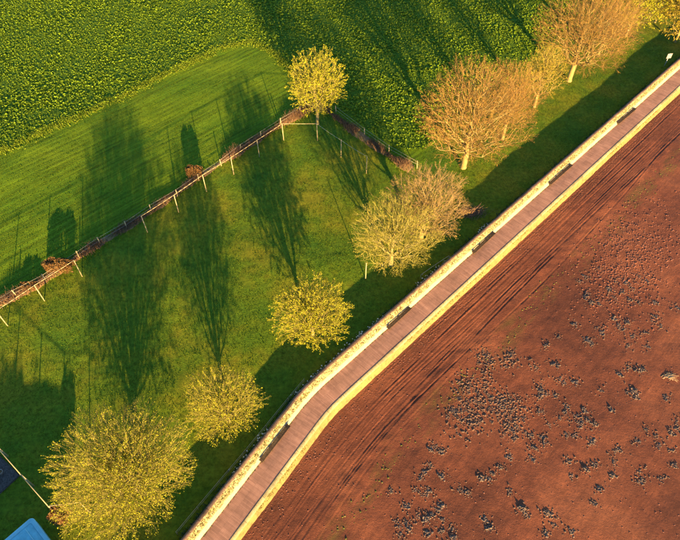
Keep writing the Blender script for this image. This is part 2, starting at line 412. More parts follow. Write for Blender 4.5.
c_crop = in_poly(cx_, cy_, CROP) & ok; c_field = in_poly(cx_, cy_, NOT_LAWN) & ~c_crop & ok
right_strip = (cx_ > 12) & (cy_ > 60)
c_mown = c_field & ~right_strip
grid_obj('lawn', ok & ~c_crop & ~c_mown, M['lawn'])
grid_obj('mown_field', c_mown, M['mown'])
grid_obj('crop_field', c_crop, M['soil'])
far = KL+hv*hk*3.0
link('ground', np_mesh('ground', np.array([[*(far+WL*-150), -.5], [*far, -.5], [*(far+WD*900), -.5], [-900, 900, -.5], [-900, -150, -.5]]), np.array([[4, 0, 1, 2, 3]])), M['soil'], kind='structure')

# ------------------------------------------------------------------ beach
BL = 9.0; BA0, BA1 = math.radians(55.9), math.radians(45.1)
def bang(q): return BA0+(BA1-BA0)*np.clip((q+BL)/(2*BL), 0, 1)
BQ = np.linspace(-60, 190, 2501); BX = np.cumsum(np.cos(bang(BQ)))*(BQ[1]-BQ[0]); BY = np.cumsum(np.sin(bang(BQ)))*(BQ[1]-BQ[0])
_r = KL+WD*BQ[2400]; BX += _r[0]-BX[2400]; BY += _r[1]-BY[2400]
def beach_xy(s, v):
    """s along the wall from the bend, v seaward of the paving's left edge; the bend is rounded so rows stay apart."""
    a = bang(s)
    return np.interp(s, BQ, BX)+v*np.sin(a), np.interp(s, BQ, BY)-v*np.cos(a)
TRK = [(3.2+i*.27+random.uniform(-.1, .1), random.uniform(.06, .13), random.uniform(.010, .026), i) for i in range(19)]
def beach_z(s, v):
    z = -1.06-.012*np.clip(v-2.5, 0, None)
    z = z+vnoise(s, v, 7, 1)*.12+vnoise(s, v, 1.7, 2)*.055
    far = np.clip((v-6.5)/2.0, 0, 1)
    z = z+far*(vnoise(s, v, .75, 3)*.035+vnoise(s, v, .36, 4)*.020)+(1-far)*vnoise(s, v, .5, 5)*.018
    for c, wd, dep, k in TRK:
        m = c+vnoise(s, s*0+(k//2)*37., 34, k//2)*1.5+vnoise(s, s*0+k*17., 9, k)*.16
        d = (v-m)/wd; fade = np.clip(vnoise(s, s*0+k*7., 14, k+1)*3.2+.7, .08, 1)
        z = z+fade*dep*(-np.exp(-d*d)+.7*np.exp(-((np.abs(d)-1.8)/.7)**2))
    bank = np.exp(-((v-7.6-vnoise(s, s*0, 10, 3)*1.2)/.9)**2)
    return z+bank*(.04+vnoise(s, v, .9, 0)*.08)
sv = np.arange(-34, 120, .30)
vv = np.concatenate([np.arange(1.6, 9.5, .075), np.arange(9.5, 24, .17), np.arange(24, 66, .3), [90, 200, 600]])
S_, V_ = np.meshgrid(sv, vv, indexing='ij'); bxx, byy = beach_xy(S_, V_)
bz = np.where(V_ > 70, -2.2, beach_z(S_, V_))
ni, nj = S_.shape; I, J = np.meshgrid(np.arange(ni-1), np.arange(nj-1), indexing='ij'); idx = lambda i, j: (i*nj+j).ravel()
FBq = np.stack([idx(I, J), idx(I, J+1), idx(I+1, J+1), idx(I+1, J)], 1)
link('beach', np_mesh('beach', np.column_stack([bxx.ravel(), byy.ravel(), bz.ravel()]), FBq,
     uv=np.column_stack([S_.ravel(), (V_-PATH_W).ravel()]), smooth=True), M['beach'], kind='structure')
def beach_ground(x, y):
    x = np.atleast_1d(x).astype(float); y = np.atleast_1d(y).astype(float)
    P = np.stack([x, y], 1)-KL; v = -(P @ perp(WD)); s = P @ WD
    for _ in range(5):                      # invert beach_xy
        bx, by = beach_xy(s, v); e = np.stack([x-bx, y-by], 1)
        s = s+e @ WD; v = v-e @ perp(WD)
    return beach_z(s, v)
def BG(px, py):
    p = G(px, py, -1.15); return np.array([p[0], p[1], beach_ground(p[0], p[1])[0]])

# ------------------------------------------------------------------ trees
def grow(seed, h, zc, r, rz_up, rz_dn, n, trunk_h, r0, w=.8, step=.7, shell=.5, lean=(0, 0)):
    """branch skeleton: crown points joined one by one to the nearest node, weighted by path length."""
    g = np.random.default_rng(seed)
    d = g.normal(size=(n*2, 3)); d /= np.linalg.norm(d, axis=1, keepdims=True)
    rad = g.random(n*2)**(shell); lob = 1+.07*np.sin(3*np.arctan2(d[:, 1], d[:, 0])+g.random()*6)*(1-np.abs(d[:, 2]))+.10*np.sin(7*np.arctan2(d[:, 1], d[:, 0])+5*d[:, 2]+g.random()*6)
    P = d*rad[:, None]*lob[:, None]
    P = P*np.array([r, r, 1]); P[:, 2] = np.where(P[:, 2] > 0, P[:, 2]*rz_up, P[:, 2]*rz_dn)
    P += np.array([lean[0], lean[1], zc]); P = P[P[:, 2] > trunk_h*.55][:n]
    tz = np.arange(0, trunk_h+.01, .4)
    nodes = [np.array([math.sin(z*.8+seed)*.05+lean[0]*.3*(z/zc), math.cos(z*.7+seed)*.05+lean[1]*.3*(z/zc), z]) for z in tz]
    parent = [-1]+list(range(len(nodes)-1)); plen = [.0]*len(nodes); top = nodes[-1]
    # leader upwards
    for z in np.arange(trunk_h+.5, zc+rz_up*.45, .5):
        nodes.append(nodes[-1]+np.array([g.normal(0, .06), g.normal(0, .06), .5])); parent.append(len(nodes)-2); plen.append(plen[-1]+.5)
    tn = len(tz)-2
    order = np.argsort(np.linalg.norm(P-top, axis=1)+g.random(len(P))*.5); P = P[order]
    cap = len(nodes)+len(P)*8
    A = np.zeros((cap, 3)); A[:len(nodes)] = nodes; Lp = np.zeros(cap); Lp[:len(nodes)] = plen; par = np.full(cap, -1); par[:len(nodes)] = parent
    m = len(nodes)
    for p in P:
        dv = p-A[tn:m]; dist = np.sqrt((dv*dv).sum(1))
        down = np.clip(-dv[:, 2], 0, None)
        c = dist+w*Lp[tn:m]+.7*down
        q = tn+int(np.argmin(c)); dq = float(dist[q-tn])
        k = max(1, int(dq/step)); a = A[q].copy(); prev = q
        for i in range(1, k+1):
            if m >= cap: break
            t = i/k; pt = a+(p-a)*t
            pt[2] -= math.sin(t*math.pi)*dq*.05
            if i < k: pt += g.normal(0, .05, 3)
            A[m] = pt; par[m] = prev; Lp[m] = Lp[q]+dq*t; prev = m; m += 1
    A = A[:m]; par = par[:m]
    area = np.zeros(m); kids = np.zeros(m, int)
    for i in range(1, m):
        kids[par[i]] += 1
    for i in range(m-1, 0, -1):
        if kids[i] == 0: area[i] = 1.0
        area[par[i]] += area[i]
    R = (area/area[0])**.45*r0
    return A, par, R, kids, g

def make_tree(px, label, cat, group, pal, h, zc, r, rz_up, rz_dn, n, trunk_h, r0, seed, twigs=4, buds=3, bud=.11, tw_len=.65, shell=.5, lean=(0, 0), w=.5, ground=None):
    b = G(*px) if ground is None else np.array([*ground, 0.])
    A, par, R, kids, g = grow(seed, h, zc, r, rz_up, rz_dn, n, trunk_h, r0, w=w, shell=shell, lean=lean)
    R = np.maximum(R, .0082)
    root = empty('tree', (b[0], b[1], 0), label, cat, group)
    e = np.arange(1, len(A)); pa = par[1:]
    Rs = R[pa]*np.where(R[pa] > R[e]*1.6, .62, 1.0)           # a side branch starts thinner than its parent
    Rs = np.where(R[e] > .6*R[pa], R[pa], np.minimum(Rs, R[e]*1.35))
    A[0, 2] = -.35
    big = R[e] > .030
    flare = np.where(A[pa, 2] < .3, 1.35, 1.0)
    link('trunk', tube_mesh('trunk', A[pa][big], A[e][big], (Rs*flare)[big], R[e][big], 7, False, True), M['bark_'+pal], root)
    V1, F1, _ = tubes(A[pa][~big], A[e][~big], Rs[~big], R[e][~big], 3)
    # twigs fan out from the branch ends and from thin nodes
    tips = np.nonzero(kids == 0)[0]; thin = np.nonzero((R < .05) & (kids > 0))[0]
    src = np.concatenate([np.repeat(tips, twigs), np.repeat(thin, 1)])
    dirn = A[src]-A[par[src]]; dirn /= np.linalg.norm(dirn, axis=1, keepdims=True)+1e-9
    out = A[src]-np.array([lean[0], lean[1], zc-.8]); out /= np.linalg.norm(out, axis=1, keepdims=True)+1e-9
    td = dirn*.6+out*1.0+g.normal(0, .38, (len(src), 3)); td[:, 2] += .10
    td /= np.linalg.norm(td, axis=1, keepdims=True)
    ln = tw_len*(.45+.8*g.random(len(src)))
    T0 = A[src]; T1 = T0+td*ln[:, None]
    V2, F2, _ = tubes(T0, T1, .0105 if pal == 'y' else .0075, .003, 3)
    cr = link('crown', np_mesh('crown', np.vstack([V1, V2]), np.vstack([F1, F2+len(V1)])), M['twig_'+pal], root)
    if buds:
        rep = np.repeat(np.arange(len(T0)), buds); t = 1-g.random(len(rep))**1.6*.75
        t[::buds] = 1.0
        C = T0[rep]+(T1-T0)[rep]*t[:, None]+g.normal(0, .03, (len(rep), 3))
        C = C[C[:, 2] > .5]
        k = len(C); sz = bud*(.55+.9*g.random(k))
        # each bud: a little open leaf pair (4 triangles round a spine)
        ax = g.normal(size=(k, 3)); ax /= np.linalg.norm(ax, axis=1, keepdims=True)
        bx = np.cross(ax, g.normal(size=(k, 3))); bx /= np.linalg.norm(bx, axis=1, keepdims=True); cx2 = np.cross(ax, bx)
        s = sz[:, None]
        P5 = np.stack([C-ax*s, C+bx*s*.7+cx2*s*.35, C+ax*s, C-bx*s*.7+cx2*s*.35, C-cx2*s*.15], 1).reshape(-1, 3)
        o = (np.arange(k)*5)[:, None]
        Fb = np.concatenate([o+np.array([[0, 1, 4]]), o+np.array([[1, 2, 4]]), o+np.array([[2, 3, 4]]), o+np.array([[3, 0, 4]])])
        link('leaf_buds', np_mesh('leaf_buds', P5, Fb), M['bud_'+pal], cr)
    return root

LAWN_T = 'budding trees on the lawn'; ROW_T = 'bare trees beyond the fenced lawn'
#          pixel of the trunk's foot, label, palette, h, zc, r, up, down, points, clear trunk, trunk radius, seed
g1 = G(121, 467, 5.6)
make_tree(None, 'largest round tree full of yellow buds, beside the blue cover', 'tree', LAWN_T, 'y', 10, 5.6, 5.5, 4.0, 4.2, 4400, 1.7, .30, 1, 6, 2, .050, .66, w=.68, ground=g1[:2])
make_tree((229, 422), 'smallest yellow budding tree, between the largest tree and a round one', 'tree', LAWN_T, 'y', 7.5, 4.3, 3.4, 2.9, 2.9, 1700, 1.5, .19, 2, 6, 2, .046, .55, w=.68)
make_tree((313, 337), 'dense round yellow budding tree standing alone mid lawn near the wall', 'tree', LAWN_T, 'y', 8.8, 4.9, 3.85, 3.4, 3.2, 2000, 1.7, .21, 3, 6, 3, .054, .52, w=.68)
make_tree((391, 265), 'wide pale tree with fine bare twigs, nearer of the pair by the wall', 'tree', LAWN_T, 't', 10, 5.6, 4.7, 3.9, 3.6, 2600, 1.9, .28, 4, 7, 2, .036, .6)
make_tree((421, 240), 'tan tree behind its twin, beside the brushwood heap', 'tree', LAWN_T, 'p', 11, 6.3, 4.6, 4.4, 3.8, 2400, 2.1, .28, 5, 7, 2, .034, .6)
make_tree((317.5, 124), 'upright yellow budding tree at the corner of the fence', 'tree', LAWN_T, 'y', 12, 6.8, 3.9, 4.8, 4.2, 1700, 2.4, .24, 6, 5, 3, .070, .55)
make_tree((463, 168), 'big rusty bare tree with forked pale trunk, lowest of the row', 'tree', ROW_T, 'b', 16, 9.0, 6.9, 6.4, 5.6, 3400, 3.0, .40, 7, 7, 2, .04, .75)
make_tree((502, 139), 'slim rusty bare tree half hidden behind the forked one', 'tree', ROW_T, 'b', 12, 7.2, 4.0, 4.6, 4.2, 1700, 2.4, .24, 8, 7, 2, .04, .7)
make_tree((534, 107), 'small upright tree with yellowish twigs between two rusty ones', 'tree', ROW_T, 'o', 10, 5.9, 2.9, 3.9, 3.5, 1000, 2.0, .23, 9, 6, 2, .05, .55)
make_tree((569, 81), 'broad spreading rusty bare tree with leaning pale trunk', 'tree', ROW_T, 'b', 14.5, 8.4, 7.4, 5.6, 4.9, 3400, 3.2, .40, 10, 7, 2, .04, .8, lean=(.3, .3))
make_tree((598, 56), 'rusty bare tree behind the broad spreading one', 'tree', ROW_T, 'b', 12, 6.8, 4.6, 4.4, 4.0, 1200, 2.0, .22, 11, 6, 2, .045, .8)
make_tree((626, 36), 'yellow budding tree near the top right corner', 'tree', ROW_T, 'y', 11.5, 6.6, 4.6, 4.6, 4.3, 1100, 1.9, .22, 12, 5, 3, .10, .7)
make_tree((675, 42), 'tree with brownish yellow leaf at the far end of the wall', 'tree', ROW_T, 'o', 11.5, 6.0, 4.6, 4.8, 4.8, 1200, 1.7, .20, 13, 5, 3, .10, .7)
make_tree((655, 22), 'shaded brown tree between the last two in the top corner', 'tree', ROW_T, 'b', 10.5, 5.6, 4.0, 4.4, 4.2, 900, 1.5, .19, 14, 6, 3, .07, .7)

# ------------------------------------------------------------------ tall post fence round the lawn
POSTS_L = [(8, 326), (44.7, 301), (82.3, 276.5), (147.6, 232.3), (178.6, 211.8), (206.6, 191.6), (233.8, 174.3), (259.5, 156.7), (283.7, 140.3), (317.5, 140.4)]
POSTS_R = [(341, 156.8), (366.3, 173.2)]
FH = 3.0
post_me = tube_mesh('fence_post', [(0, 0, -.4)], [(0, 0, FH)], .060, .052, 8)
post_me.materials.append(M['wood'])
ft = empty('tall_fence', tuple(G(8, 326)), 'tall timber post fence with a single thin top rail round the lawn', 'fence')
fb = G(8, 326)
pts = [G(-29, 351)]+[G(*p) for p in POSTS_L+POSTS_R]
for i, p in enumerate(pts):
    o = link('post', post_me, None, ft, loc=(p[0]-fb[0], p[1]-fb[1], 0)); o.rotation_euler = (random.uniform(-.015, .015), random.uniform(-.015, .015), random.random())
def rail(par, org, a, b, rad, name, mat, sag=0.0, z=FH-.04):
    n = 6 if sag > .025 else 1; t = np.linspace(0, 1, n+1); P = np.stack([a[0]+(b[0]-a[0])*t-org[0], a[1]+(b[1]-a[1])*t-org[1], z-sag*4*t*(1-t)], 1)
    return link(name, tube_mesh(name, P[:-1], P[1:], rad, rad, 6), mat, par)
for i in range(len(pts)-1):
    if i == 3: continue                          # one bay has lost its rail
    rope = i >= 10
    rail(ft, fb, pts[i], pts[i+1], .018 if rope else .032, 'top_rope' if rope else 'top_rail', M['wire'] if rope else M['wood'], .10 if rope else .03)
p = G(365.5, 279); lp = link('timber_post', post_me, None, label='lone pale timber post on the lawn at the edge of the wall shadow', cat='post', loc=p)
# second enclosure, bottom left: only its lit rails show above the shade
c0 = G(48, 506, FH); c1 = G(2, 453, FH); c2 = G(72, 503, FH)
d1 = (c1-c0)/np.linalg.norm(c1-c0); gf = empty('garden_fence', (c0[0], c0[1], 0), 'timber garden fence corner with thin rails beside the blue cover', 'fence')
gp = [c0+d1*k for k in (0, 4.3, 8.6, 12.9)]
for q in gp+[c2+(c2-c0)*.3]: link('post', post_me, None, gf, loc=(q[0]-c0[0], q[1]-c0[1], 0))
for a, b in zip(gp[:-1], gp[1:]): rail(gf, c0, a, b, .04, 'top_rail', M['wood'], .0)
rail(gf, c0, c0, c2+(c2-c0)*.3, .035, 'top_rail', M['wood'], .02)

# ------------------------------------------------------------------ hedge banks with a low wire fence
def hedge(P, label, seed, name='hedge', h=.70, wd=.85, dens=230):
    g = np.random.default_rng(seed); base = densify(P, .45); t = np.gradient(base, axis=0); t /= np.linalg.norm(t, axis=1, keepdims=True); nr = np.stack([-t[:, 1], t[:, 0]], 1)
    root = empty(name, (base[0][0], base[0][1], 0), label, 'hedge'); org = np.array([base[0][0], base[0][1], 0])
    n = len(base); prof = [(-1, -.15), (-.75, .07), (-.3, .16), (.3, .17), (.75, .06), (1, -.15)]
    wv = .8+vnoise(np.arange(n), np.zeros(n)+seed, 6, 1)*.9+vnoise(np.arange(n), np.zeros(n)+seed, 2, 2)*.5
    V = []
    for o, z in prof:
        q = base+nr*((o*wd*wv+g.normal(0, .05, n))[:, None]); V.append(np.column_stack([q, np.maximum(z*h*1.2*wv+g.normal(0, .03, n), -.2)]))
    V = np.concatenate(V)-org; i = np.arange(n-1); m = len(prof)
    F = np.concatenate([np.stack([j*n+i, j*n+i+1, (j+1)*n+i+1, (j+1)*n+i], 1) for j in range(m-1)])
    link('bank', np_mesh('bank', V, F[:, ::-1], smooth=True), M['earth'], root)
    L = n*.45; k = int(L*dens); ii = g.integers(0, n, k); off = g.normal(0, .45, k)*wd*wv[ii]
    gap = vnoise(ii*1., ii*0.+seed*3, 6, 2) > -.28
    ii = ii[gap]; off = off[gap]; k = len(ii)
    B = np.column_stack([base[ii]+nr[ii]*off[:, None]+t[ii]*g.uniform(-.3, .3, (k, 1)), np.full(k, .05)])-org
    D = g.normal(0, .45, (k, 3)); D[:, 2] = 1; D /= np.linalg.norm(D, axis=1, keepdims=True)
    V, F, _ = tubes(B, B+D*(h*(.5+.7*g.random(k))*wv[ii])[:, None], .022, .006, 3)
    link('twigs', np_mesh('twigs', V, F), M['hedge'], root)
    return root
hedge(HL, 'long low brown hedge bank between the lawn and the mown field', 21)
hedge(HR, 'short low brown hedge bank running from the fence corner towards the pale trees', 22)
short_me = tube_mesh('short_post', [(0, 0, -.3)], [(0, 0, 1.25)], .065, .06, 8); short_me.materials.append(M['wood'])
def low_fence(px, label):
    P = [G(*q) for q in px]; o = P[0]
    r = empty('wire_fence', (o[0], o[1], 0), label, 'fence')
    for q in P:
        s = link('post', short_me, None, r, loc=(q[0]-o[0], q[1]-o[1], 0)); s.rotation_euler = (random.uniform(-.07, .07), random.uniform(-.07, .07), 0)
    for z in (.6, 1.1):
        for a, b in zip(P[:-1], P[1:]): rail(r, o, a, b, .011, 'wire', M['wire'], .02, z)
low_fence([(-20, 318), (17, 296), (46, 281), (79.5, 258), (100.5, 244), (127, 228.5), (151.5, 211.5), (177.5, 196), (199, 181), (221.5, 166), (241, 151), (261, 138), (281, 125), (300, 114)], 'low fence of short pale posts and wires along the long hedge bank')
low_fence([(336, 113), (364.5, 135), (389, 152), (417, 168)], 'low fence of short pale posts and wires along the short hedge bank')

def shrub(px, label, seed, rx, ry, h, nleaf=2600, mat='shrub', leaf=.085, loc=None, cat='shrub'):
    g = np.random.default_rng(seed); p = G(*px) if loc is None else np.array(loc)
    root = empty('shrub', (p[0], p[1], 0), label, cat)
    d = g.normal(size=(nleaf, 3)); d[:, 2] = np.abs(d[:, 2])*1.0-.15; d /= np.linalg.norm(d, axis=1, keepdims=True)
    rad = (.72+.28*g.random(nleaf))*(1+.12*np.sin(d[:, 0]*5+seed)*np.cos(d[:, 1]*6))
    d = np.sign(d)*np.abs(d)**.62
    C = d*rad[:, None]*np.array([rx, ry, h*.60])+np.array([0, 0, h*.38]); C[:, 2] = np.maximum(C[:, 2], .05)
    k = nleaf; ax = g.normal(size=(k, 3)); ax /= np.linalg.norm(ax, axis=1, keepdims=True); bx = np.cross(ax, g.normal(size=(k, 3))); bx /= np.linalg.norm(bx, axis=1, keepdims=True)
    s = leaf*(.6+.8*g.random((k, 1))); Q = np.stack([C-ax*s, C+bx*s*.6, C+ax*s, C-bx*s*.6], 1).reshape(-1, 3)
    link('foliage', np_mesh('foliage', Q, np.arange(k*4).reshape(-1, 4)), M[mat], root)
    m = 60; e = g.normal(size=(m, 3)); e[:, 2] = np.abs(e[:, 2])+.3; e /= np.linalg.norm(e, axis=1, keepdims=True)
    link('stems', tube_mesh('stems', np.tile([0, 0, -.1], (m, 1)), e*np.array([rx, ry, h])*.85, .025, .008, 4, False), M['hedge'], root)
shrub((61, 270), 'wide rounded brown shrub in the hedge bank nearest the left edge', 31, 1.75, .85, 1.75, 4200)
shrub((195.5, 177), 'small rounded orange brown shrub in the middle of the long hedge', 32, 1.1, .7, 1.9, 2600)
q = G(56, 512, 2.2); shrub(None, 'tall orange brown shrub in the garden fence corner under the largest tree', 33, .75, .7, 2.75, 2600, loc=(q[0], q[1], 0))
shrub((30, 288), 'low straggly brown shrub beside the wide rounded one', 34, 1.1, .6, .8, 900)

# ------------------------------------------------------------------ brushwood heap by the wall
def sticks(name, label, cat, p, n, rx, ry, h, seed, mat, rz=0.0, rad=.02, ln=1.0, rise=.22):
    g = np.random.default_rng(seed); A = np.column_stack([g.normal(0, rx*.45, n), g.normal(0, ry*.45, n), .04+g.random(n)*h*np.exp(-g.random(n))])
    a = g.normal(rz, .6, n); D = np.column_stack([np.cos(a), np.sin(a), g.normal(rise*.2, rise, n)])*(ln*(.4+.8*g.random(n)))[:, None]
    B = A+D; B[:, 2] = np.maximum(B[:, 2], .03)
    link(name, tube_mesh(name, A-D*.4, B-D*.4+0, rad, rad*.35, 4), M[mat], label=label, cat=cat, loc=p)
p = G(471, 214); sticks('brushwood_heap', 'heap of dead brushwood against the land side of the wall', 'brushwood', (p[0], p[1], 0), 380, 1.9, .9, 1.0, 41, 'hedge', math.radians(40), .022, 1.3)
p = BG(670, 376); sticks('driftwood', 'tangle of bleached driftwood sticks on the red beach near the right edge', 'driftwood', p, 30, .8, .4, .05, 42, 'driftwood', math.radians(10), .016, 1.2, .04)

# ------------------------------------------------------------------ benches on the promenade
def bench(a, b, label):
    A = G(*a, .42); B = G(*b, .42); d = (B-A)[:2]; L = float(np.linalg.norm(d)); d /= L
    n = perp(d); 
    mid = (A+B)[:2]/2; dist = -float((mid-KL) @ (perp(WD) if mid[1] > KL[1] else perp(WL)))
    mid = mid+n*(dist-.10)                        # back of the seat close to the plinth
    r = empty('bench', (mid[0], mid[1], 0), label, 'bench', 'long benches along the promenade wall', rz=math.atan2(d[1], d[0]))
    for i in range(4):
        o = link('seat_slat', box_mesh('seat_slat', [((-L/2, -.25+i*.118, .42), (L, 0, 0), (0, .106, 0), (0, 0, .045))]), M['benchwood'], r); bevel(o, .008)
    k = max(3, int(L/1.4)+1)
    for i in range(k):
        x = -L/2+.25+(L-.5)*i/(k-1)
        o = link('leg', box_mesh('leg', [((x-.05, -.2, -.02), (.1, 0, 0), (0, .40, 0), (0, 0, .435))]), M['benchwood'], r)
bench((261.4, 462), (289.5, 425.5), 'long dark timber bench nearest the bottom edge, below the promenade bend')
bench((386.6, 327.6), (409.3, 306.9), 'long dark bench across the wall from the pale bare tree pair')
bench((471.8, 251.8), (493, 231.7), 'long dark bench below the brushwood heap, third along the promenade')
bench((548, 183), (570, 163.6), 'long dark bench along the straight wall, second from the top')
bench((615.6, 122), (633, 107.2), 'long dark bench farthest up the promenade')

# ------------------------------------------------------------------ sign at the far end
p = G(664.3, 66); sg = empty('sign', (p[0], p[1], 0), 'small blank white signboard on a grey post at the far end of the wall', 'sign', rz=math.radians(12))
link('sign_post', tube_mesh('sign_post', [(0, 0, -.3)], [(0, 0, 2.3)], .05, .05, 8), M['grey'], sg)
o = link('sign_board', box_mesh('sign_board', [((-.42, -.11, 1.45), (.84, 0, 0), (0, .04, 0), (0, 0, .85))]), M['white'], sg); bevel(o, .02)
for zz in (1.50, 2.18): link('sign_rail', box_mesh('sign_rail', [((-.40, -.065, zz), (.8, 0, 0), (0, .03, 0), (0, 0, .07))]), M['grey'], sg)

# ------------------------------------------------------------------ low wire fence and flower border behind the wall
LFP = [G(*q, .75) for q in [(176, 532), (197, 507), (219, 481), (242, 454), (266, 425), (288, 398), (304, 379)]]
o0 = LFP[0]; lf = empty('border_fence', (o0[0], o0[1], 0), 'thin wire fence on short stakes along the flower border behind the wall', 'fence')
stake = tube_mesh('stake', [(0, 0, -.2)], [(0, 0, .85)], .03, .025, 6); stake.materials.append(M['wood'])
for q in LFP: link('stake', stake, None, lf, loc=(q[0]-o0[0], q[1]-o0[1], 0))
for a, b in zip(LFP[:-1], LFP[1:]):
    rail(lf, o0, a, b, .014, 'wire', M['driftwood'], .015, .80); rail(lf, o0, a, b, .010, 'wire', M['driftwood'], .02, .45)
LF2 = [G(*q, .75) for q in [(421, 275), (436, 264.5), (449, 256)]]
o1 = LF2[0]; l2 = empty('handrail', (o1[0], o1[1], 0), 'short thin rail behind the wall beside the pale bare tree pair', 'railing')
for q in LF2: link('stake', stake, None, l2, loc=(q[0]-o1[0], q[1]-o1[1], 0))
for a, b in zip(LF2[:-1], LF2[1:]): rail(l2, o1, a, b, .022, 'rail', M['driftwood'], 0, .82)

# ------------------------------------------------------------------ garden corner, bottom left
c = G(32, 517, .85); a = G(5, 540, .85); b = G(50, 540, .85)
ex = (a-c)/np.linalg.norm(a-c); ey = np.array([ex[1], -ex[0], 0]) ; ey = ey if ey @ (b-c) > 0 else -ey
tp = empty('covered_pool', (c[0], c[1], 0), 'bright blue covered pool with rounded rim in the bottom left corner', 'pool', rz=math.atan2(ey[1], ey[0]))
LX, LY = 4.2, 5.2
def rrect(x0, y0, x1, y1, r, z, k=6):
    out = []
    for (cx1, cy1, a0) in ((x1-r, y1-r, 0), (x0+r, y1-r, 90), (x0+r, y0+r, 180), (x1-r, y0+r, 270)):
        for i in range(k+1):
            t = math.radians(a0+90*i/k); out.append((cx1+r*math.cos(t), cy1+r*math.sin(t), z))
    return np.array(out)
def loft(name, rings, cap=True):
    n = len(rings[0]); V = np.concatenate(rings); i = np.arange(n); F = [np.concatenate([np.stack([j*n+i, j*n+(i+1) % n, (j+1)*n+(i+1) % n, (j+1)*n+i], 1) for j in range(len(rings)-1)])]
    if cap: F.append(((len(rings)-1)*n+i)[None, :])
    return np_mesh(name, V, F)
# local x runs along ey, local y to its left; the pool lies on the far side of ex
sgn = 1 if float(np.cross([ey[0], ey[1], 0], [ex[0], ex[1], 0])[2]) > 0 else -1
def PR(m, r, z):
    y0, y1 = (m, LY-m) if sgn > 0 else (-LY+m, -m)
    return rrect(m, y0, LX-m, y1, r, z)
link('pool_wall', loft('pool_wall', [PR(0, .35, -.05), PR(0, .35, .74), PR(-.05, .4, .76), PR(-.05, .4, .84), PR(0, .36, .87), PR(.30, .2, .87), PR(.32, .2, .80)], False), M['tarprim'], tp)
cvr = loft('cover', [PR(.30, .2, .79), PR(.38, .18, .845), PR(.8, .15, .83), PR(1.2, .12, .80)], True)
link('cover', cvr, M['tarp'], tp)
link('cover_strap', box_mesh('cover_strap', [((.45, sgn*(.95+k*1.3), .845), (LX-.9, 0, 0), (0, .06, 0), (0, 0, .02)) for k in range(3)]), M['tarprim'], tp)
c = G(18.5, 475, .16); a = G(0, 457, .16); b = G(0, 491, .16)
ex = (a-c)/np.linalg.norm(a-c); ey = np.array([-ex[1], ex[0], 0]); ey = ey if ey @ (b-c) > 0 else -ey
sh = empty('patio', (c[0], c[1], 0), 'dark blue grey gritty patio slab in the shade at the left edge', 'patio')
o = link('slab', box_mesh('slab', [(np.array([0, 0, -.15]), ex*4.6, ey*3.6, (0, 0, .30))]), M['felt'], sh); bevel(o, .02)
link('edging', box_mesh('edging', [(ex*-.07+ey*-.07+np.array([0, 0, -.15]), ex*4.7, ey*.068, (0, 0, .27)), (ex*-.07+ey*0+np.array([0, 0, -.15]), ex*.068, ey*3.6, (0, 0, .27))]), M['felt'], sh)
vq = G(.8, 472.5, .3); pt = empty('plant_pot', (vq[0], vq[1], .15), 'small white pot standing on the dark patio slab', 'pot')
link('pot', loft('pot', [rrect(-r, -r, r, r, r*.98, z) for r, z in ((.15, 0), (.22, .3), (.24, .31), (.24, .36), (.20, .36), (.19, .28))], False), M['white'], pt)
link('soil', tube_mesh('soil', [(0, 0, .05)], [(0, 0, .29)], .15, .185, 12), M['earth'], pt)
# unseen building and shrubs, added bottom left to cast the garden's shade
hh = empty('house', (-31.5, 5.0, 0), 'small gabled house beyond the bottom left corner shading the garden', 'house')
HX0, HX1, HY, EV, RD = -9.0, 8.6, 3.6, 2.8, 4.15
link('wall', box_mesh('wall', [((HX0, -HY, -.2), (HX1-HX0, 0, 0), (0, 2*HY, 0), (0, 0, EV+.2))]), M['brickhouse'], hh)
rf = np.array([[HX0-.3, -HY-.4, EV], [HX1+.3, -HY-.4, EV], [HX1+.3, HY+.4, EV], [HX0-.3, HY+.4, EV], [HX0-.3, 0, RD], [HX1+.3, 0, RD]])
link('roof', np_mesh('roof', rf, [np.array([[0, 1, 5, 4], [2, 3, 4, 5], [3, 2, 1, 0]]), np.array([[0, 4, 3], [1, 2, 5]])]), M['rooftile'], hh)
for (tx, ty), hs, rs, lb in (((40, 374), 5.8, 1.3, 'tall dense evergreen shrub behind the house outside the picture'), ((10, 352), 6.2, 1.9, 'broad dense evergreen shrub behind the house outside the picture')):
    q = G(tx, ty)[:2]-SD*hs/math.tan(SUN_EL); shrub(None, lb, int(tx), rs, rs, hs, 3200, 'strip', .16, loc=(q[0], q[1], 0))  # added shrubs, out of view, give the garden shade a rounded outline
for x in (-6, -2, 2, 6): link('window', box_mesh('window', [((x-.6, HY-.01, 1.0), (1.2, 0, 0), (0, .05, 0), (0, 0, 1.2))]), M['glass'], hh)
link('door', box_mesh('door', [((-.45, HY-.01, 0), (.9, 0, 0), (0, .06, 0), (0, 0, 2.05))]), M['planks'], hh)

